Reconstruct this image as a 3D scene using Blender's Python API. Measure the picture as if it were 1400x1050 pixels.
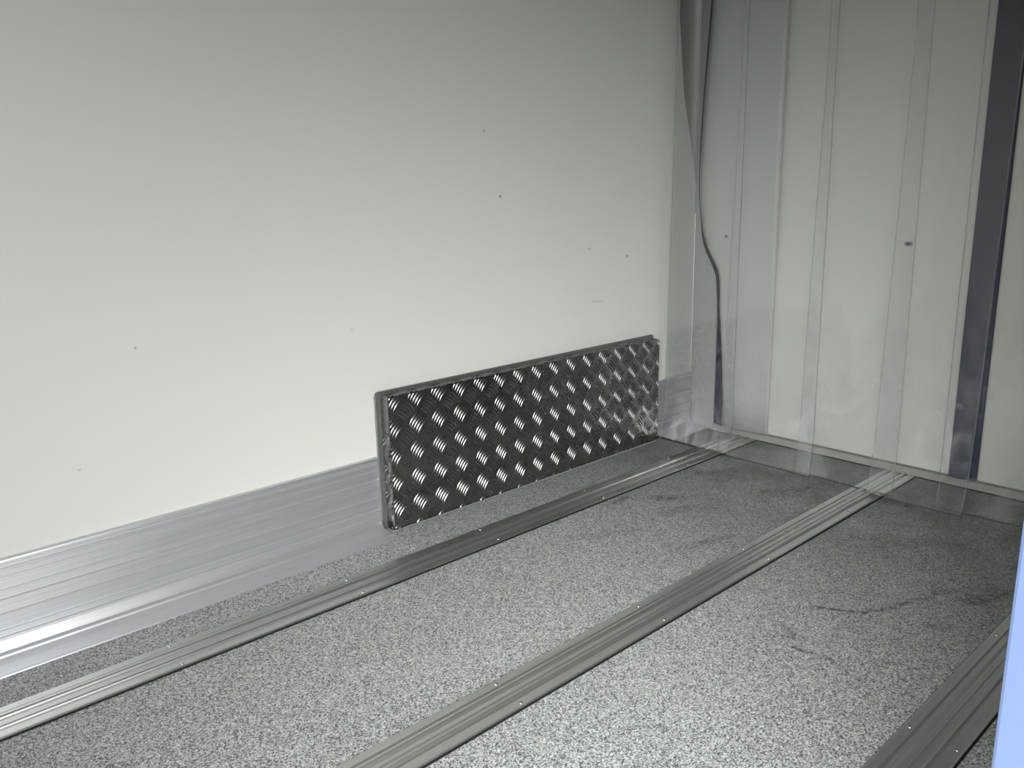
import bpy, bmesh, math, random
from mathutils import Vector, Matrix

for o in list(bpy.data.objects):
    bpy.data.objects.remove(o, do_unlink=True)
SC = bpy.context.scene
COL = SC.collection
random.seed(7)


def lin(r, g, b):
    def f(c):
        c /= 255.0
        return c / 12.92 if c <= 0.04045 else ((c + 0.055) / 1.055) ** 2.4
    return (f(r), f(g), f(b), 1.0)


# ------------------------------------------------------------------ camera
F_PX, YAW, PITCH, ROLL = 1122.484, 0.8336025, -0.2321065, -0.0216259
CAM = Vector((0.0, -1.805325, 0.897534))
fw = Vector((math.cos(YAW) * math.cos(PITCH), math.sin(YAW) * math.cos(PITCH), math.sin(PITCH)))
rt = fw.cross(Vector((0, 0, 1))).normalized()
up = rt.cross(fw)
r2 = math.cos(ROLL) * rt + math.sin(ROLL) * up
u2 = -math.sin(ROLL) * rt + math.cos(ROLL) * up
cam_data = bpy.data.cameras.new('camera')
cam_data.sensor_width = 36.0
cam_data.lens = 36.0 * F_PX / 1400.0
cam_data.clip_start = 0.01
cam = bpy.data.objects.new('camera', cam_data)
COL.objects.link(cam)
m = Matrix.Identity(4)
for i in range(3):
    m[i][0] = r2[i]
    m[i][1] = u2[i]
    m[i][2] = -fw[i]
    m[i][3] = CAM[i]
cam.matrix_world = m
SC.camera = cam

# ------------------------------------------------------------------ world: overcast daylight
world = bpy.data.worlds.new('overcast_sky')
SC.world = world
world.use_nodes = True
wn = world.node_tree.nodes
wl = world.node_tree.links
wn.clear()
w_out = wn.new('ShaderNodeOutputWorld')
w_bg = wn.new('ShaderNodeBackground')
w_geo = wn.new('ShaderNodeTexCoord')
SKY_BASE = 0.1
# bright sky lobes, added and weighted to shape the light indoors: (azimuth from the door's outward normal towards the cab, elevation, sharpness, strength)
SKY_PATCHES = [(-12, 8, 10.0, 3.6), (40, 36, 10.0, 4.6), (62, 29, 9.0, 20.0), (85, 20, 10.0, 2.0)]
w_acc = None
for az_, el_, k_, st_ in SKY_PATCHES:
    az_, el_ = math.radians(az_), math.radians(el_)
    w_dot = wn.new('ShaderNodeVectorMath'); w_dot.operation = 'DOT_PRODUCT'
    w_dot.inputs[1].default_value = (-math.sin(az_) * math.cos(el_), -math.cos(az_) * math.cos(el_), math.sin(el_))
    wl.new(w_geo.outputs['Generated'], w_dot.inputs[0])
    w_a = wn.new('ShaderNodeMath'); w_a.operation = 'MULTIPLY_ADD'      # exp(k (cos - 1))
    wl.new(w_dot.outputs['Value'], w_a.inputs[0]); w_a.inputs[1].default_value = k_; w_a.inputs[2].default_value = -k_
    w_e = wn.new('ShaderNodeMath'); w_e.operation = 'EXPONENT'
    wl.new(w_a.outputs[0], w_e.inputs[0])
    w_s = wn.new('ShaderNodeMath'); w_s.operation = 'MULTIPLY_ADD'
    wl.new(w_e.outputs[0], w_s.inputs[0]); w_s.inputs[1].default_value = st_
    if w_acc is None:
        w_s.inputs[2].default_value = SKY_BASE
    else:
        wl.new(w_acc, w_s.inputs[2])
    w_acc = w_s.outputs[0]
w_bg.inputs['Color'].default_value = (1.0, 1.0, 1.0, 1)
wl.new(w_acc, w_bg.inputs['Strength'])
wl.new(w_bg.outputs['Background'], w_out.inputs['Surface'])

# the open side door lets the daylight in: a portal only steers the sampling, it gives no light
por = bpy.data.lights.new('side_door_portal', 'AREA')
por.shape = 'RECTANGLE'
por.size = 1.43
por.size_y = 1.72
por.cycles.is_portal = True
po = bpy.data.objects.new('side_door_portal', por)
COL.objects.link(po)
po.location = (-0.035, -1.665, 0.87)
po.rotation_euler = (math.radians(90), 0, 0)

SC.view_settings.view_transform = 'Standard'
SC.view_settings.look = 'None'
SC.view_settings.gamma = 1.0
SC.view_settings.use_curve_mapping = False
SC.view_settings.exposure = 0.09
SC.cycles.transparent_max_bounces = 40
SC.cycles.max_bounces = 14
SC.cycles.diffuse_bounces = 8
SC.cycles.glossy_bounces = 6
SC.cycles.sample_clamp_indirect = 6.0


# ------------------------------------------------------------------ materials
class NT:
    def __init__(self, name):
        self.m = bpy.data.materials.new(name)
        self.m.use_nodes = True
        self.t = self.m.node_tree
        self.n = self.t.nodes
        self.l = self.t.links
        self.b = self.n['Principled BSDF']
        self.out = self.n['Material Output']

    def new(self, t, **kw):
        x = self.n.new(t)
        for k, v in kw.items():
            setattr(x, k, v)
        return x

    def set(self, sock, v):
        if hasattr(v, 'is_output') or isinstance(v, bpy.types.NodeSocket):
            self.l.new(v, sock)
        else:
            sock.default_value = v

    def math(self, op, a, b=0.0, c=0.0, clamp=False):
        x = self.new('ShaderNodeMath', operation=op, use_clamp=clamp)
        self.set(x.inputs[0], a)
        self.set(x.inputs[1], b)
        self.set(x.inputs[2], c)
        return x.outputs[0]

    def vmath(self, op, a, b=(0, 0, 0), scale=None):
        x = self.new('ShaderNodeVectorMath', operation=op)
        self.set(x.inputs[0], a)
        self.set(x.inputs[1], b)
        if scale is not None:
            self.set(x.inputs['Scale'], scale)
        return x

    def pos(self):
        return self.new('ShaderNodeNewGeometry').outputs['Position']

    def noise(self, vec, scale, detail=2.0, rough=0.5):
        x = self.new('ShaderNodeTexNoise')
        self.l.new(vec, x.inputs['Vector'])
        x.inputs['Scale'].default_value = scale
        x.inputs['Detail'].default_value = detail
        x.inputs['Roughness'].default_value = rough
        return x.outputs['Fac']

    def mapr(self, v, a, b, c, d_, smooth=False):
        x = self.new('ShaderNodeMapRange')
        if smooth:
            x.interpolation_type = 'SMOOTHSTEP'
        self.set(x.inputs['Value'], v)
        for k, q in zip(('From Min', 'From Max', 'To Min', 'To Max'), (a, b, c, d_)):
            self.set(x.inputs[k], q)
        return x.outputs['Result']

    def mixc(self, fac, a, b, blend='MIX'):
        x = self.new('ShaderNodeMix', data_type='RGBA', blend_type=blend)
        self.set(x.inputs[0], fac)
        self.set(x.inputs[6], a)
        self.set(x.inputs[7], b)
        return x.outputs[2]

    def bump(self, h, strength=0.2, dist=0.002):
        x = self.new('ShaderNodeBump')
        x.inputs['Strength'].default_value = strength
        x.inputs['Distance'].default_value = dist
        self.l.new(h, x.inputs['Height'])
        self.l.new(x.outputs['Normal'], self.b.inputs['Normal'])

    def seg(self, p, a, b, w):
        """soft mask round a line a-b on a surface (for scuffs with their own shape)"""
        a = Vector(a); b = Vector(b); ba = b - a
        pa = self.vmath('SUBTRACT', p, a).outputs['Vector']
        dt = self.vmath('DOT_PRODUCT', pa, ba / max(ba.length_squared, 1e-9)).outputs['Value']
        h = self.math('ADD', dt, 0.0, clamp=True)
        sc = self.vmath('SCALE', tuple(ba), scale=h).outputs['Vector']
        df = self.vmath('SUBTRACT', pa, sc).outputs['Vector']
        ln = self.vmath('LENGTH', df).outputs['Value']
        return self.mapr(ln, 0.0, w, 1.0, 0.0, True)


def stretch(nt, p, sx, sy, sz):
    return nt.vmath('MULTIPLY', p, (sx, sy, sz)).outputs['Vector']


def mat_wall():
    t = NT('white_grp_panel')
    p = t.pos()
    n = t.noise(p, 2.0, 3)
    c = t.mixc(n, lin(222, 223, 217), lin(228, 229, 223))
    spots = [((1.609, 0, .879), (1.609, 0, .882), .0055, .9), ((1.980, 0, .709), (1.995, 0, .706), .006, .3),
             ((2.176, 0, .672), (2.180, 0, .671), .008, .6), ((2.002, 0, .536), (2.050, 0, .531), .006, .2),
             ((1.553, 0, 1.058), (1.556, 0, 1.057), .006, .35), ((.563, 0, .589), (.563, 0, .587), .004, .5),
             ((1.09, 0, .56), (1.093, 0, .56), .003, .4), ((.42, 0, .35), (.424, 0, .352), .003, .4)]
    for a, b, w, s in spots:
        mk = t.math('MULTIPLY', t.seg(p, a, b, w), s)
        c = t.mixc(mk, c, lin(96, 96, 92))
    sm = t.noise(stretch(t, p, 1.2, 1, 6.0), 6.0, 5, .7)
    sm = t.mapr(sm, .66, .8, 0.0, .05, True)
    c = t.mixc(sm, c, lin(150, 150, 146))
    t.l.new(c, t.b.inputs['Base Color'])
    t.b.inputs['Roughness'].default_value = 0.42
    t.b.inputs['Specular IOR Level'].default_value = 0.35
    t.bump(t.noise(p, 70.0, 3), .06, .001)
    return t.m


def mat_plain(name, rgb, rough=.5, metal=0.0, spec=.5, var=.06, bump=.05, scale=40.0):
    t = NT(name)
    p = t.pos()
    n = t.noise(p, scale, 4, .6)
    dk = tuple(c * (1 - var * 2) for c in rgb[:3]) + (1,)
    t.l.new(t.mixc(n, dk, rgb), t.b.inputs['Base Color'])
    t.b.inputs['Roughness'].default_value = rough
    t.b.inputs['Metallic'].default_value = metal
    t.b.inputs['Specular IOR Level'].default_value = spec
    if bump:
        t.bump(n, bump, .001)
    return t.m


def mat_extrusion(name, base, rough, dirt=.15, grime=None, aniso=.8, metal=1.0):
    """mill-finish aluminium with drawn lines running along x"""
    t = NT(name)
    p = t.pos()
    ln = t.noise(stretch(t, p, .6, 260, 260), 1.0, 3, .6)
    bl = t.noise(stretch(t, p, 2.0, 14, 14), 1.5, 4, .6)
    c = t.mixc(t.mapr(ln, .3, .7, 0, 1), tuple(x * .86 for x in base[:3]) + (1,), base)
    c = t.mixc(t.mapr(bl, .5, .8, 0, dirt, True), c, grime or lin(150, 150, 148))
    sc = t.noise(stretch(t, p, 30, 30, 60), 1.0, 6, .75)
    c = t.mixc(t.mapr(sc, .70, .74, 0, .5, True), c, lin(225, 225, 222))
    t.l.new(c, t.b.inputs['Base Color'])
    t.b.inputs['Metallic'].default_value = metal
    t.l.new(t.mapr(bl, .2, .8, rough - .06, rough + .10), t.b.inputs['Roughness'])
    nrm = t.new('ShaderNodeNewGeometry').outputs['Normal']
    tg = t.vmath('CROSS_PRODUCT', nrm, (1, 0, 0)).outputs['Vector']
    t.l.new(tg, t.b.inputs['Tangent'])
    t.b.inputs['Anisotropic'].default_value = aniso
    t.bump(ln, .05, .0004)
    return t.m


def mat_floor():
    t = NT('speckled_antislip_floor')
    p = t.pos()
    v = t.new('ShaderNodeTexVoronoi')
    v.inputs['Scale'].default_value = 440.0
    t.l.new(p, v.inputs['Vector'])
    cell = t.new('ShaderNodeSeparateColor')
    t.l.new(v.outputs['Color'], cell.inputs[0])
    r = cell.outputs[0]
    base = t.mixc(t.noise(p, 3.0, 3), lin(150, 155, 154), lin(159, 162, 160))
    dark = t.math('LESS_THAN', r, .27)
    lite = t.math('GREATER_THAN', r, .76)
    c = t.mixc(t.math('MULTIPLY', dark, .85), base, lin(64, 69, 70))
    c = t.mixc(t.math('MULTIPLY', lite, .8), c, lin(206, 210, 208))
    v2 = t.new('ShaderNodeTexVoronoi')
    v2.inputs['Scale'].default_value = 290.0
    t.l.new(p, v2.inputs['Vector'])
    c2 = t.new('ShaderNodeSeparateColor')
    t.l.new(v2.outputs['Color'], c2.inputs[0])
    c = t.mixc(t.math('MULTIPLY', t.math('LESS_THAN', c2.outputs[1], .07), .35), c, lin(70, 74, 76))
    # dirt: scuffs with shapes of their own
    wob = t.new('ShaderNodeTexNoise')
    wob.inputs['Scale'].default_value = 14.0
    wob.inputs['Detail'].default_value = 3.0
    t.l.new(p, wob.inputs['Vector'])
    off = t.vmath('SUBTRACT', wob.outputs['Color'], (.5, .5, .5)).outputs['Vector']
    pw = t.vmath('ADD', p, t.vmath('SCALE', off, scale=.035).outputs['Vector']).outputs['Vector']
    pw = t.vmath('MULTIPLY', pw, (1, 1, 0)).outputs['Vector']
    gr = t.mapr(t.noise(p, 55.0, 3, .7), .42, .58, .15, 1.0)
    segs = [((1.575, -1.03), (1.621, -1.123), .007, .8), ((1.621, -1.123), (1.690, -1.158), .008, .9),
            ((1.690, -1.158), (1.83, -1.195), .010, .55), ((1.83, -1.195), (1.95, -1.28), .02, .35),
            ((1.395, -1.085), (1.402, -1.155), .007, .8), ((1.45, -1.03), (1.415, -1.08), .02, .35),
            ((1.925, -1.305), (1.84, -1.262), .035, .65), ((1.70, -1.28), (1.66, -1.24), .012, .45),
            ((1.90, -.44), (1.855, -.405), .035, .65), ((1.715, -.335), (1.80, -.332), .016, .6),
            ((1.86, -.50), (1.78, -.49), .03, .35), ((2.287, -.862), (2.296, -.945), .016, .8),
            ((2.10, -.60), (2.28, -.70), .06, .5), ((2.05, -.78), (2.20, -.72), .03, .3),
            ((2.12, -.36), (2.22, -.42), .03, .45), ((1.62, -.66), (1.76, -.70), .025, .35),
            ((2.0, -1.0), (2.12, -1.12), .05, .3), ((1.47, -.42), (1.62, -.50), .02, .2)]
    for a, b, w, s in segs:
        mk = t.math('MULTIPLY', t.math('MULTIPLY', t.seg(pw, (*a, 0), (*b, 0), w * 1.25), gr), min(1.0, s * 1.3))
        c = t.mixc(mk, c, lin(34, 34, 34))
    sp = t.new('ShaderNodeSeparateXYZ')
    t.l.new(p, sp.inputs[0])
    # floor colour turns darker and plainer towards the rear doors, broken up by noise
    rear_dark = t.math('MULTIPLY', t.mapr(sp.outputs[0], 1.3, 2.45, 0, 1, True), t.mapr(t.noise(p, 5.0, 5, .7), .35, .70, .35, .85))
    c = t.mixc(rear_dark, c, lin(74, 76, 75))
    t.l.new(c, t.b.inputs['Base Color'])
    t.l.new(t.mapr(t.noise(p, 8.0, 3), .3, .7, .42, .58), t.b.inputs['Roughness'])
    t.b.inputs['Specular IOR Level'].default_value = .45
    t.bump(r, .08, .001)
    return t.m


def mat_chequer():
    t = NT('chequer_plate_aluminium')
    p = t.pos()
    n = t.noise(p, 16.0, 5, .65)
    c = t.mixc(t.mapr(n, .35, .75, 0, 1), lin(142, 142, 142), lin(118, 117, 113))
    t.l.new(c, t.b.inputs['Base Color'])
    t.b.inputs['Metallic'].default_value = 1.0
    t.l.new(t.mapr(t.noise(p, 30.0, 4), .3, .7, .22, .32), t.b.inputs['Roughness'])
    t.bump(t.noise(p, 160.0, 2), .04, .0004)
    return t.m


def mat_pvc(name, milk, tint, scuffy=.3, ior=1.45):
    """clear PVC sheet: see-through, glossy, a little milky where scuffed"""
    t = NT(name)
    t.n.remove(t.b)
    p = t.pos()
    tr = t.new('ShaderNodeBsdfTransparent')
    tr.inputs['Color'].default_value = tint
    df = t.new('ShaderNodeBsdfDiffuse')
    dc = t.mixc(0.0, lin(206, 207, 205), lin(206, 207, 205))
    sp = t.new('ShaderNodeSeparateXYZ')
    t.l.new(p, sp.inputs[0])
    low = t.mapr(sp.outputs[2], .05, .75, 1.0, 0.0, True)
    s1 = t.noise(stretch(t, p, 1, 1.4, 1), 5.0, 5, .6)
    s1 = t.mapr(s1, .50, .72, 0.0, 1.0, True)
    s2 = t.noise(stretch(t, p, 1, 9, 30), 2.0, 4, .7)
    s2 = t.mapr(s2, .58, .70, 0.0, 1.0, True)
    sc = t.math('MULTIPLY', t.math('ADD', t.math('MULTIPLY', s1, .6), t.math('MULTIPLY', s2, .4)), t.math('MULTIPLY', low, scuffy))
    fac = t.math('ADD', sc, milk, clamp=True)
    flat = stretch(t, p, 0, 1, 1)
    for a, b, w in (((0, -.271, .735), (0, -.271, .737), .009), ((0, -.860, .730), (0, -.854, .731), .009)):
        mk = t.math('MULTIPLY', t.seg(flat, a, b, w), .55)
        fac = t.math('MAXIMUM', fac, mk)
        dc = t.mixc(t.seg(flat, a, b, w * 1.4), dc, lin(66, 68, 66))
    t.l.new(dc, df.inputs['Color'])
    mx = t.new('ShaderNodeMixShader')
    t.l.new(fac, mx.inputs[0])
    t.l.new(tr.outputs[0], mx.inputs[1])
    t.l.new(df.outputs[0], mx.inputs[2])
    gl = t.new('ShaderNodeBsdfGlossy')
    gl.inputs['Roughness'].default_value = .06
    bp = t.new('ShaderNodeBump')
    bp.inputs['Strength'].default_value = .25
    bp.inputs['Distance'].default_value = .02
    t.l.new(t.noise(stretch(t, p, 1, 1, .35), 5.0, 2), bp.inputs['Height'])
    t.l.new(bp.outputs[0], gl.inputs['Normal'])
    fr = t.new('ShaderNodeFresnel')
    fr.inputs['IOR'].default_value = ior
    m2 = t.new('ShaderNodeMixShader')
    t.l.new(fr.outputs[0], m2.inputs[0])
    t.l.new(mx.outputs[0], m2.inputs[1])
    t.l.new(gl.outputs[0], m2.inputs[2])
    t.l.new(m2.outputs[0], t.out.inputs['Surface'])
    return t.m


M = {
    'wall': mat_wall(),
    'roof': mat_plain('white_roof_liner', lin(172, 172, 168), .5, 0, .3, .02, 0),
    'door': mat_plain('white_door_liner', lin(232, 233, 226), .4, 0, .35, .02, .03, 12.0),
    'post': mat_plain('grey_white_frame_post', lin(174, 176, 175), .45, 0, .4, .04, .03, 20.0),
    'seal': mat_plain('dark_slate_rubber', lin(14, 40, 74), .55, 0, .35, .12, .08, 60.0),
    'black': mat_plain('black_rubber_sealant', lin(26, 27, 28), .7, 0, .3, .1, .05, 90.0),
    'kick': mat_extrusion('kick_plate_aluminium', lin(236, 238, 241), .36, .15, None, .45, .85),
    'rail': mat_extrusion('floor_rail_aluminium', lin(218, 218, 216), .29, .25, None, .3, .95),
    'sill': mat_extrusion('sill_aluminium', lin(196, 196, 188), .5, .3, None, .3, .3),
    'steel': mat_plain('rivet_steel', lin(220, 220, 218), .25, 1.0, .5, .05, .02, 200.0),
    'floor': mat_floor(),
    'chequer': mat_chequer(),
    'flange': mat_plain('dull_grey_metal_trim', lin(142, 144, 143), .45, .7, .5, .12, .15, 60.0),
    'caulk': mat_plain('grey_silicone_bead', lin(132, 134, 132), .45, 0, .5, .08, .1, 90.0),
    'pvc': mat_pvc('clear_pvc_strip', .02, (.985, .987, .988, 1), .22),
    'pvc_edge': mat_pvc('cut_pvc_edge', .15, (.93, .94, .945, 1), 0, 1.2),
    'flap': mat_plain('milky_vinyl', lin(206, 207, 203), .38, 0, .4, .02, .03, 9.0),
    'body': mat_plain('sky_tinted_white_paint', lin(97, 114, 148), .3, 0, .5, .01, 0),  # white paint, the blue of reflected sky is put into its base colour
    'ground': mat_plain('concrete_yard', lin(112, 111, 109), .9, 0, .2, .1, .1, 6.0),
}


# ------------------------------------------------------------------ mesh helpers
def link(name, bm, mats, parent=None, smooth=False):
    bmesh.ops.recalc_face_normals(bm, faces=bm.faces)
    me = bpy.data.meshes.new(name)
    bm.to_mesh(me)
    bm.free()
    o = bpy.data.objects.new(name, me)
    for mm in (mats if isinstance(mats, (list, tuple)) else [mats]):
        me.materials.append(mm)
    if smooth:
        for f in me.polygons:
            f.use_smooth = True
    COL.objects.link(o)
    if parent:
        o.parent = parent
    return o


def tag(o, label=None, cat=None, group=None, kind=None):
    if label: o['label'] = label
    if cat: o['category'] = cat
    if group: o['group'] = group
    if kind: o['kind'] = kind
    return o


def struct(o, label=None, cat=None):
    return tag(o, label, cat, None, 'structure')


def empty(name, loc):
    o = bpy.data.objects.new(name, None)
    o.empty_display_size = .05
    o.location = loc
    COL.objects.link(o)
    return o


def shift(bm, off):
    for v in bm.verts:
        v.co -= Vector(off)


def box(bm, x0, x1, y0, y1, z0, z1):
    vs = [bm.verts.new((x, y, z)) for x in (x0, x1) for y in (y0, y1) for z in (z0, z1)]
    for q in ((0, 1, 3, 2), (4, 6, 7, 5), (0, 4, 5, 1), (2, 3, 7, 6), (0, 2, 6, 4), (1, 5, 7, 3)):
        bm.faces.new([vs[i] for i in q])
    return vs


def bevel(bm, w, seg=2):
    bmesh.ops.bevel(bm, geom=list(bm.edges), offset=w, segments=seg, affect='EDGES', profile=.5)


def extrude_x(bm, prof, xs):
    """closed (y, z) outline drawn along x"""
    rings = [[bm.verts.new((x, y, z)) for y, z in prof] for x in xs]
    n = len(prof)
    for a, b in zip(rings[:-1], rings[1:]):
        for i in range(n):
            bm.faces.new((a[i], a[(i + 1) % n], b[(i + 1) % n], b[i]))
    bm.faces.new(rings[0][::-1])
    bm.faces.new(rings[-1])


H_ROOF = 1.92
X_FRONT, X_REAR = -1.40, 2.56
Y_R = -1.64
OPEN0, OPEN1 = -0.75, 0.68      # side door opening in the right wall

# ------------------------------------------------------------------ setting
bm = bmesh.new(); box(bm, X_FRONT - .1, 2.66, Y_R - .06, .05, -.06, 0.0)
struct(link('floor', bm, M['floor']))
bm = bmesh.new()          # rear edge notched towards the roof, a cut added to make a dark wedge by the post
wp = [(X_FRONT - .1, 0), (X_REAR, 0), (X_REAR, .90), (2.535, 1.0), (2.475, 1.21), (2.44, 1.45), (2.42, H_ROOF), (X_FRONT - .1, H_ROOF)]
wa = [bm.verts.new((x, 0, z)) for x, z in wp]
wb = [bm.verts.new((x, .05, z)) for x, z in wp]
bm.faces.new(wa); bm.faces.new(wb[::-1])
for i in range(len(wp)):
    bm.faces.new((wa[i], wa[(i + 1) % len(wp)], wb[(i + 1) % len(wp)], wb[i]))
struct(link('wall_left', bm, M['wall']))
bm = bmesh.new(); box(bm, 2.38, 2.62, .0505, .08, 0, H_ROOF)  # grey backing added behind the notch to keep the wedge dark
struct(link('trim_5', bm, M['caulk']))
bm = bmesh.new()
box(bm, OPEN1, 2.66, Y_R - .06, Y_R, 0, H_ROOF)
box(bm, X_FRONT, OPEN0, Y_R - .06, Y_R, 0, H_ROOF)
box(bm, OPEN0, OPEN1, Y_R - .06, Y_R, 1.74, H_ROOF)
struct(link('wall_right', bm, M['wall']))
bm = bmesh.new(); box(bm, X_FRONT - .1, X_FRONT, Y_R - .06, 0.0, 0, H_ROOF)
struct(link('wall_front', bm, M['wall']))
bm = bmesh.new(); box(bm, X_FRONT - .1, 2.66, Y_R - .06, .05, H_ROOF, H_ROOF + .06)
struct(link('ceiling', bm, M['roof']))
bm = bmesh.new(); box(bm, -40, 40, -60, 40, -.70, -.60)
struct(link('ground', bm, M['ground']))

# rear frame post in the far left corner and the sill under the doors
bm = bmesh.new()
box(bm, 2.562, 2.62, -.106, .0, 0.0, H_ROOF); bevel(bm, .004)
struct(link('trim_1', bm, M['post']))
bm = bmesh.new()
extrude_pts = [(2.548, 0.0), (2.548, .004), (2.566, .020), (2.600, .022), (2.600, 0.0)]
ra = [bm.verts.new((x, -.107, z)) for x, z in extrude_pts]
rb = [bm.verts.new((x, Y_R, z)) for x, z in extrude_pts]
for i in range(5):
    bm.faces.new((ra[i], ra[(i + 1) % 5], rb[(i + 1) % 5], rb[i]))
bm.faces.new(ra); bm.faces.new(rb[::-1])
struct(link('trim_2', bm, M['sill']))
# painted reveal of the side door opening, tinted as if mirroring the sky, right beside the photographer
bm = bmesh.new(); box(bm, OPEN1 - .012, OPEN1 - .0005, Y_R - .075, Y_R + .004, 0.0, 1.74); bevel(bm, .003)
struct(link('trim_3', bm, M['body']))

# rear doors, each with its dark rubber seal
def panel(x0, x1, y0, y1, z0, z1, b=.006):
    q = bmesh.new(); box(q, x0, x1, y0, y1, z0, z1); bevel(q, b)
    return q


dl = struct(link('door_1', panel(2.570, 2.640, -.944, -.150, .024, H_ROOF - .01), M['door']))
dr = struct(link('door_2', panel(2.570, 2.640, Y_R + .002, -1.022, .024, H_ROOF - .01), M['door']))
q = link('door_seal', panel(2.566, 2.63, -.149, -.107, .024, H_ROOF - .01, .003), M['seal'], dl)
q['label'] = 'dark rubber seal along the hinge edge'
q = link('door_seal', panel(2.562, 2.63, -1.021, -.945, .024, H_ROOF - .01, .004), M['seal'], dr)
q['label'] = 'wide dark blue grey rubber seal between the doors'


# ------------------------------------------------------------------ aluminium kick plates on the left wall
def kick_profile():
    pr = [(-.0005, .2085), (-.0030, .2085), (-.0085, .2055), (-.0100, .2025), (-.0100, .198), (-.006, .195)]

    def ridge(z, h, w=.0022):
        return [(-.006, z + w), (-.006 - h, z + w * .5), (-.006 - h, z - w * .5), (-.006, z - w)]
    pr += ridge(.186, .0036, .0042)
    pr += ridge(.172, -.0022)
    pr += ridge(.146, -.0042, .0030)
    pr += ridge(.122, .0042, .0042)
    pr += ridge(.092, .0048, .0046)
    pr += ridge(.061, -.0042, .0030)
    pr += ridge(.043, .0026, .0030)
    pr += [(-.006, .037), (-.0085, .026), (-.0130, .017), (-.0180, .0145), (-.0205, .0125), (-.0215, .0085),
           (-.0260, .0070), (-.0500, .0062), (-.0800, .0045), (-.0868, .0032), (-.0875, .0004), (-.0005, .0004)]
    return pr


bm = bmesh.new()
extrude_x(bm, kick_profile(), [X_FRONT + .001, 0, .3, .6, .9, 1.139])
k1 = link('kick_plate', bm, M['kick'])
tag(k1, 'long bright ribbed aluminium kick plate along the white wall left of the chequer plate box', 'kick plate')
bm = bmesh.new()
extrude_x(bm, kick_profile(), [2.338, 2.45, 2.559])
k2 = link('kick_plate', bm, M['kick'])
tag(k2, 'short dull aluminium kick plate in the corner right of the chequer plate box', 'kick plate')


# ------------------------------------------------------------------ chequer plate wheel arch box
BX0, BX1, BH, BT = 1.157, 2.307, .376, .044
box_root = empty('wheel_arch_box', (1.738, 0, 0))
OFF = (1.738, 0, 0)
tag(box_root, 'long low chequer plate wheel arch box standing against the white left wall', 'wheel arch cover')


def bars(bm, u0, u1, v0, v1, to3d, pu=.0766, pv=.0746, uo=1.252, vo=.288):
    """five-bar tread: clusters of five raised lens bars, alternating by 90 degrees; (u, v) plane -> 3D"""
    tmp = bmesh.new()
    L, Wd, Hh = .0480, .0076, .0034
    sp = .0097

    def one(cu, cv, ang):
        ca, sa = math.cos(ang), math.sin(ang)
        rows = []
        ns = 10
        for i in range(ns + 1):
            s = -math.cos(math.pi * i / ns)
            wd = Wd / 2 * max(.10, (1 - abs(s) ** 2.4))
            hh = Hh * max(0.0, 1 - s * s) ** .75
            a = s * L / 2
            bow = .0034 * (1 - s * s)
            row = []
            for k, (f, g) in enumerate(((-1, 0), (-.5, .72), (0, 1), (.5, .72), (1, 0))):
                b = f * wd + bow
                row.append(tmp.verts.new((cu + a * ca - b * sa, cv + a * sa + b * ca, g * hh)))
            rows.append(row)
        for a, b in zip(rows[:-1], rows[1:]):
            for k in range(4):
                tmp.faces.new((a[k], a[k + 1], b[k + 1], b[k]))
    i0 = int((u0 - uo) / pu) - 2
    i1 = int((u1 - uo) / pu) + 2
    j0 = int((v0 - vo) / pv) - 2
    j1 = int((v1 - vo) / pv) + 2
    for i in range(i0, i1 + 1):
        for j in range(j0, j1 + 1):
            for half, ang in ((0, math.radians(46)), (.5, math.radians(-46))):
                cu = uo + (i + half) * pu
                cv = vo + (j + half) * pv
                if not (u0 - .03 < cu < u1 + .03 and v0 - .03 < cv < v1 + .03):
                    continue
                for k in range(-2, 3):
                    pa = ang + math.pi / 2
                    one(cu + k * sp * math.cos(pa), cv + k * sp * math.sin(pa), ang)
    for co, no in (((u0, 0, 0), (-1, 0, 0)), ((u1, 0, 0), (1, 0, 0)), ((0, v0, 0), (0, -1, 0)), ((0, v1, 0), (0, 1, 0))):
        g = list(tmp.verts) + list(tmp.edges) + list(tmp.faces)
        bmesh.ops.bisect_plane(tmp, geom=g, plane_co=co, plane_no=no, clear_outer=True)
    mp = {}
    for v in tmp.verts:
        mp[v] = bm.verts.new(to3d(v.co.x, v.co.y, v.co.z))
    for f in tmp.faces:
        nf = bm.faces.new([mp[v] for v in f.verts])
        nf.smooth = True
    tmp.free()


def rounded_panel(bm, y):
    """front face outline with the folded corner rounded at its top right"""
    r = .012
    pts = [(BX0, .004), (BX1, .004), (BX1, BH - r)]
    for k in range(1, 6):
        a = math.pi / 2 * k / 5
        pts.append((BX1 - r + r * math.cos(a), BH - r + r * math.sin(a)))
    pts.append((BX0 + .003, BH)); pts.append((BX0, BH - .003))
    return [(x, y, z) for x, z in pts]


# the folded tread plate: front, with its returns on the top and both ends
bm = bmesh.new()
fo = rounded_panel(bm, -BT)
fa = [bm.verts.new(p) for p in fo]
fb = [bm.verts.new((p[0], -.006, p[2])) for p in fo]
bm.faces.new(fa)
for i in range(len(fa)):
    bm.faces.new((fa[i], fa[(i + 1) % len(fa)], fb[(i + 1) % len(fb)], fb[i]))
edges = [e for e in bm.edges if all(abs(v.co.y + BT) < 1e-6 for v in e.verts)]
bmesh.ops.bevel(bm, geom=edges, offset=.003, segments=3, affect='EDGES', profile=.5)
bmesh.ops.recalc_face_normals(bm, faces=bm.faces)
bars(bm, BX0 + .003, BX1 - .003, .006, BH - .003, lambda u, v, h: (u, -BT - h * .96 + .0001, v))
shift(bm, OFF)
me_o = bpy.data.meshes.new('front_panel')
bm.to_mesh(me_o); bm.free()
me_o.materials.append(M['chequer'])
fp = bpy.data.objects.new('front_panel', me_o)
COL.objects.link(fp); fp.parent = box_root
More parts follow.
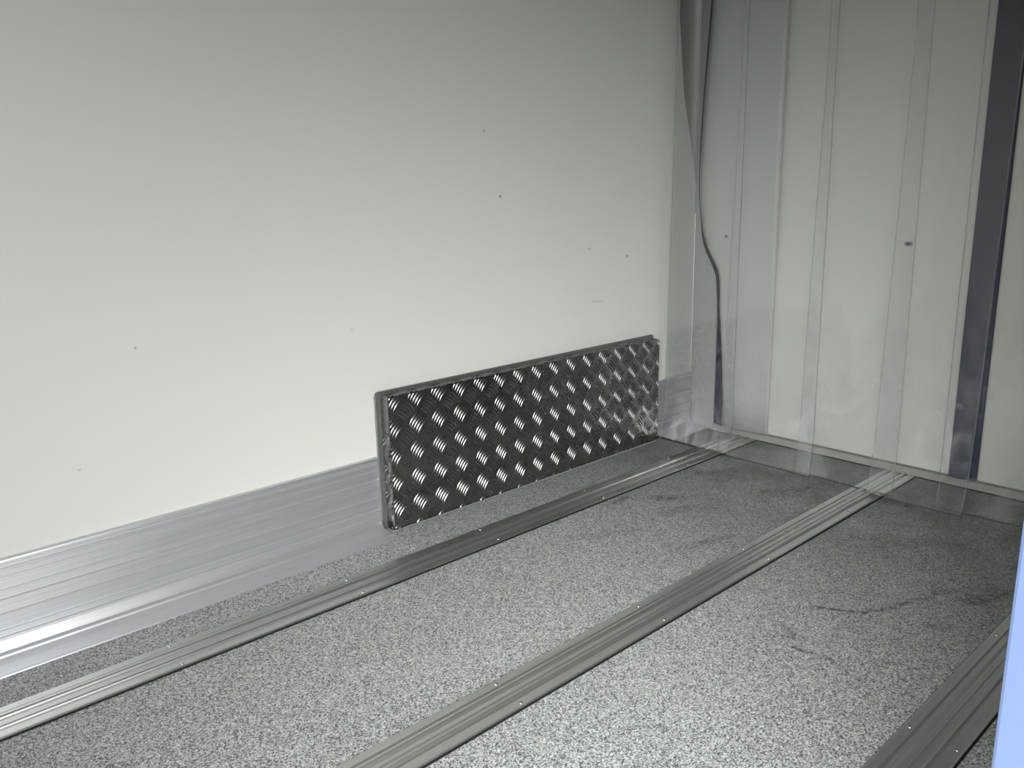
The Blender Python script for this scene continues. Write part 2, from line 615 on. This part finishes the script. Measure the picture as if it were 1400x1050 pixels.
# tread carried round onto the left return and the top return
bm = bmesh.new()
bars(bm, -BT + .003, -.014, .006, BH - .10, lambda u, v, h: (BX0 - h * .9 + .0001, u, v), uo=-BT + .006)
shift(bm, OFF)
link('end_tread', bm, M['chequer'], box_root, True)
bm = bmesh.new()
bars(bm, BX0 + .004, BX1 - .014, -BT + .002, -.018, lambda u, v, h: (u, v, BH + h * .7 - .0001), vo=-BT - .016)
shift(bm, OFF)
link('top_tread', bm, M['chequer'], box_root, True)
# dull angle trim framing the box on the wall
bm = bmesh.new()
FX0, FX1, FH, FT = BX0 - .011, BX1 + .011, BH + .009, .0105
r = .010
outer = [(FX0, .0005), (FX0, FH - r)]
for k in range(1, 5):
    a = math.pi - math.pi / 2 * k / 4
    outer.append((FX0 + r + r * math.cos(a), FH - r + r * math.sin(a)))
for k in range(0, 5):
    a = math.pi / 2 - math.pi / 2 * k / 4
    outer.append((FX1 - .006 + .006 * math.cos(a), FH - .006 + .006 * math.sin(a)))
outer.append((FX1, .0005))
oa = [bm.verts.new((x, -FT, z)) for x, z in outer]
ob = [bm.verts.new((x, -.0003, z)) for x, z in outer]
bm.faces.new(oa); bm.faces.new(ob[::-1])
for i in range(len(oa)):
    bm.faces.new((oa[i], oa[(i + 1) % len(oa)], ob[(i + 1) % len(ob)], ob[i]))
bmesh.ops.bevel(bm, geom=[e for e in bm.edges if all(abs(v.co.y + FT) < 1e-6 for v in e.verts)], offset=.0025, segments=2, affect='EDGES')
shift(bm, OFF)
fl = link('frame_trim', bm, M['flange'], box_root)
fl['label'] = 'dull grey metal trim framing the box on the wall'


def bead(pts, rad, jitter=.0):
    bm = bmesh.new()
    prev = None
    P = [Vector(p) for p in pts]
    for i, p in enumerate(P):
        t = (P[min(i + 1, len(P) - 1)] - P[max(i - 1, 0)]).normalized()
        a = t.orthogonal().normalized(); b = t.cross(a)
        rr = rad * (1 + random.uniform(-jitter, jitter))
        ring = [bm.verts.new(p + rr * (math.cos(k * math.pi / 4) * a + math.sin(k * math.pi / 4) * b)) for k in range(8)]
        if prev:
            best = min(range(8), key=lambda s: sum((ring[(k + s) % 8].co - prev[k].co).length for k in range(8)))
            ring = ring[best:] + ring[:best]
            for k in range(8):
                bm.faces.new((prev[k], prev[(k + 1) % 8], ring[(k + 1) % 8], ring[k]))
        else:
            bm.faces.new(ring[::-1])
        prev = ring
    bm.faces.new(prev)
    return bm


pts = [(FX0 - .001, -.0040, .010 + (FH - .02) * k / 16) for k in range(17)]
bm = bead(pts, .0030, .25); shift(bm, OFF)
link('sealant_bead', bm, M['caulk'], box_root, True)
pts = [(BX0 - .012 + (BX1 - BX0 + .012) * k / 60, -BT - .0026, .0030) for k in range(61)]
bm = bead(pts, .0029, .15); shift(bm, OFF)
q = link('sealant_bead', bm, M['caulk'], box_root, True)
q['label'] = 'grey silicone bead along the foot of the box'


# ------------------------------------------------------------------ floor rails
def rail_profile(y_left, w):
    k = w / .097
    pr = [(0, .0003), (0, .004), (.002, .0058), (.0185, .0058), (.0200, .0012), (.0250, .0012), (.0265, .0070),
          (.0290, .0092), (.0340, .0092), (.0365, .0070), (.0385, .0042), (.0490, .0042), (.0505, .0008), (.0565, .0008),
          (.0580, .0070), (.0605, .0092), (.0655, .0092), (.0680, .0070), (.0695, .0012), (.0745, .0012), (.0760, .0058),
          (.095, .0058), (.097, .004), (.097, .0003)]
    return [(y_left - a * k, z) for a, z in pr]


def rivet_mesh():
    bm = bmesh.new()
    bmesh.ops.create_uvsphere(bm, u_segments=12, v_segments=8, radius=.0042)
    for v in list(bm.verts):
        v.co.z *= .45
    for f in bm.faces:
        f.smooth = True
    me = bpy.data.meshes.new('rivet')
    bm.to_mesh(me); bm.free()
    me.materials.append(M['steel'])
    return me


RIV = rivet_mesh()


def floor_rail(y_left, w, first, label):
    x0, x1 = X_FRONT + .002, 2.546
    root = empty('floor_rail', (x0, y_left - w / 2, 0))
    tag(root, label, 'floor rail', 'aluminium rails set in the floor')
    off = (x0, y_left - w / 2, 0)
    bm = bmesh.new()
    extrude_x(bm, rail_profile(y_left, w), [x0, -.5, 0, .5, 1, 1.5, 2, x1])
    shift(bm, off)
    link('rail_profile', bm, M['rail'], root)
    bm = bmesh.new()
    box(bm, x0, x1, y_left - w - .0032, y_left - w - .0002, .0002, .0026)
    shift(bm, off)
    q = link('edge_seal', bm, M['black'], root); q['label'] = 'thin black joint along the near edge'
    bm = bmesh.new()
    box(bm, x0, x1, y_left + .0002, y_left + .0018, .0002, .0018)
    shift(bm, off)
    q = link('edge_seal', bm, M['black'], root); q['label'] = 'thin black joint along the far edge'
    for i in range(12):
        x = first + .416 * (i - 6)
        if not (-.1 < x < 2.5):
            continue
        for yy, dx in ((y_left - .0105, .003), (y_left - w + .0095, -.003)):
            rv = bpy.data.objects.new('rivet', RIV)
            COL.objects.link(rv)
            rv.parent = root
            rv.location = Vector((x + dx, yy, .0060)) - Vector(off)
    return root


floor_rail(-.199, .101, .4865, 'aluminium floor rail nearest the white wall, running past the chequer plate box')
floor_rail(-.763, .094, 1.293, 'middle aluminium floor rail crossing the open speckled floor')
floor_rail(-1.342, .097, 1.710, 'aluminium floor rail at the bottom right corner beside the pale blue door edge')


# ------------------------------------------------------------------ PVC strip curtain in front of the rear doors
bm = bmesh.new(); box(bm, 2.285, 2.375, Y_R + .001, -.001, 1.86, H_ROOF - .0005); bevel(bm, .004)
struct(link('trim_4', bm, M['post']))


def strip(ya, yb, xc, label, z0=.004, z1=1.86, ph=0.0, curl=0.0, foot=0.0, amp=.004, ea=None, eb=None):
    """one hanging sheet, 3 mm thick, from y = ya (left edge) to yb; ea/eb(z) bend its edges sideways"""
    nu, nv, th = 12, 56, .003
    bm = bmesh.new()
    us = [0, .012, .03] + [k / (nu - 3) for k in range(1, nu - 3)] + [.97, .988, 1]
    us = sorted(us)
    fr, bk = [], []
    for j in range(nv + 1):
        v = (j / nv) ** 1.35
        z = z0 + (z1 - z0) * v
        ra, rb = [], []
        for u in us:
            a = ya + (ea(z) if ea else 0)
            b = yb + (eb(z) if eb else 0)
            y = a + (b - a) * u
            x = xc + amp * math.sin(3.1 * z + ph + 2.2 * u) * (1 - v) + .0025 * math.sin(7.3 * u + ph * 2 + z)
            x += curl * (2 * u - 1) ** 2
            x -= foot * max(0.0, 1 - z / .16) ** 2
            bead_ = .0006 if (u < .004 or u > .996) else 0
            ra.append(bm.verts.new((x - th / 2 - bead_, y, z)))
            rb.append(bm.verts.new((x + th / 2 + bead_, y, z)))
        fr.append(ra); bk.append(rb)
    n = len(us)
    for j in range(nv):
        for i in range(n - 1):
            e = 1 if (i == 0 or i == n - 2) else 0
            f = bm.faces.new((fr[j][i], fr[j][i + 1], fr[j + 1][i + 1], fr[j + 1][i])); f.material_index = e
            f = bm.faces.new((bk[j][i], bk[j + 1][i], bk[j + 1][i + 1], bk[j][i + 1])); f.material_index = e
        for i in (0, n - 1):
            f = bm.faces.new((fr[j][i], fr[j + 1][i], bk[j + 1][i], bk[j][i])); f.material_index = 1
    for row in (0, nv):
        for i in range(n - 1):
            f = bm.faces.new((fr[row][i], bk[row][i], bk[row][i + 1], fr[row][i + 1])); f.material_index = 1
    bmesh.ops.recalc_face_normals(bm, faces=bm.faces)
    o = link('curtain_strip', bm, [M['pvc'], M['pvc_edge']], None, True)
    tag(o, label, 'curtain strip', 'clear strips of the curtain at the rear doors')
    return o


strip(-.034, -.322, 2.352, 'clear curtain strip beside the white left wall, in front of the corner kick plate', ph=.4, foot=.03,
      ea=lambda z: -.024 * min(1, z / 1.2))
strip(-.289, -.628, 2.336, 'second clear curtain strip from the left wall, with scuffed bluish reflections', ph=1.7, foot=.02,
      ea=lambda z: -.028 * min(1, z / 1.2), eb=lambda z: .010 * min(1, z / 1.2))
strip(-.570, -.878, 2.346, 'third clear curtain strip from the left wall, ending at the middle floor rail', ph=2.9, foot=.015,
      ea=lambda z: -.016 * min(1, z / 1.2), eb=lambda z: .010 * min(1, z / 1.2))
strip(-.812, -1.074, 2.334, 'fourth clear curtain strip from the left wall, hanging over the dark blue door seal', ph=4.1, foot=.03,
      ea=lambda z: -.019 * min(1, z / 1.2), eb=lambda z: -.018 * min(1, z / 1.2))
strip(-.998, -1.330, 2.348, 'greyish clear curtain strip at the right edge, right of the dark blue seal', ph=5.0, foot=.01)
# -> beyond the right edge of the picture the curtain goes on to the right wall
strip(-1.280, -1.600, 2.336, 'clear curtain strip next to the right wall, partly behind the door edge', ph=.9, foot=.02)

# loose white flap with a wavy free edge over the hinge-side seal
edge = [(1.88, -.075), (1.50, -.050), (1.202, -.029), (1.05, -.021), (.916, -.017), (.82, -.024), (.748, -.036), (.715, -.045), (.678, -.058),
        (.630, -.092), (.600, -.111), (.583, -.118), (.555, -.123), (.474, -.130), (.316, -.145), (.15, -.157), (.028, -.167)]
bm = bmesh.new()
fr, bk = [], []
NU = 14
for z, ye in edge:
    a, b = [], []
    for i in range(NU + 1):
        u = i / NU
        y = ye + (-.34 - ye) * u
        hi = min(1.0, max(0.0, (z - .50) / .25))
        bul = math.sin(math.pi * min(1, u * 1.0) ** .55)
        x = 2.560 - (.006 + .034 * hi * bul) - .010 * (1 - u) * (1 - hi) + (.012 * hi * (1 - u) ** 6)
        if u > .93:
            x = max(x, 2.553)
        a.append(bm.verts.new((x - .001, y, z)))
        b.append(bm.verts.new((x + .001, y, z)))
    fr.append(a); bk.append(b)
for j in range(len(edge) - 1):
    for i in range(NU):
        bm.faces.new((fr[j][i], fr[j][i + 1], fr[j + 1][i + 1], fr[j + 1][i]))
        bm.faces.new((bk[j][i], bk[j + 1][i], bk[j + 1][i + 1], bk[j][i + 1]))
    for i in (0, NU):
        bm.faces.new((fr[j][i], fr[j + 1][i], bk[j + 1][i], bk[j][i]))
for j in (0, len(edge) - 1):
    for i in range(NU):
        bm.faces.new((fr[j][i], bk[j][i], bk[j][i + 1], fr[j][i + 1]))
fo = link('door_flap', bm, M['flap'], None, True)
tag(fo, 'loose milky white flap with a wavy left edge hanging in the rear left corner', 'door flap')

# black band of changing width along the flap's free edge
pts, rad = [], []
RADS = [(1.9, .004), (1.2, .0035), (1.0, .0018), (.9, .0006), (.78, .0008), (.72, .004), (.64, .0085), (.58, .0080), (.50, .0060), (.40, .006), (.25, .008), (.0, .010)]


def rad_at(z):
    for (za, qa), (zb, qb) in zip(RADS[:-1], RADS[1:]):
        if za >= z >= zb:
            return qa + (qb - qa) * (za - z) / (za - zb)
    return .004


def edge_at(z):
    for (za, ya), (zb, yb) in zip(edge[:-1], edge[1:]):
        if za >= z >= zb:
            return ya + (yb - ya) * (za - z) / (za - zb)
    return edge[-1][1]


bm = bmesh.new()
prev = None
NZ = 70
for j in range(NZ + 1):
    z = 1.88 - (1.88 - .029) * j / NZ
    rr = rad_at(z)
    yc = edge_at(z) + rr * .9
    hi = min(1.0, max(0.0, (z - .50) / .25))
    xc = 2.560 - .006 - .010 * (1 - hi) + .012 * hi
    xc = min(xc, 2.5600 - .0035)
    ring = [bm.verts.new((xc + .0025 * math.cos(k * math.pi / 4), yc + rr * math.sin(k * math.pi / 4), z)) for k in range(8)]
    if prev:
        for k in range(8):
            bm.faces.new((prev[k], prev[(k + 1) % 8], ring[(k + 1) % 8], ring[k]))
    else:
        bm.faces.new(ring[::-1])
    prev = ring
bm.faces.new(prev)
q = link('edge_band', bm, M['black'], fo, True)
q['label'] = 'black band along the wavy edge'
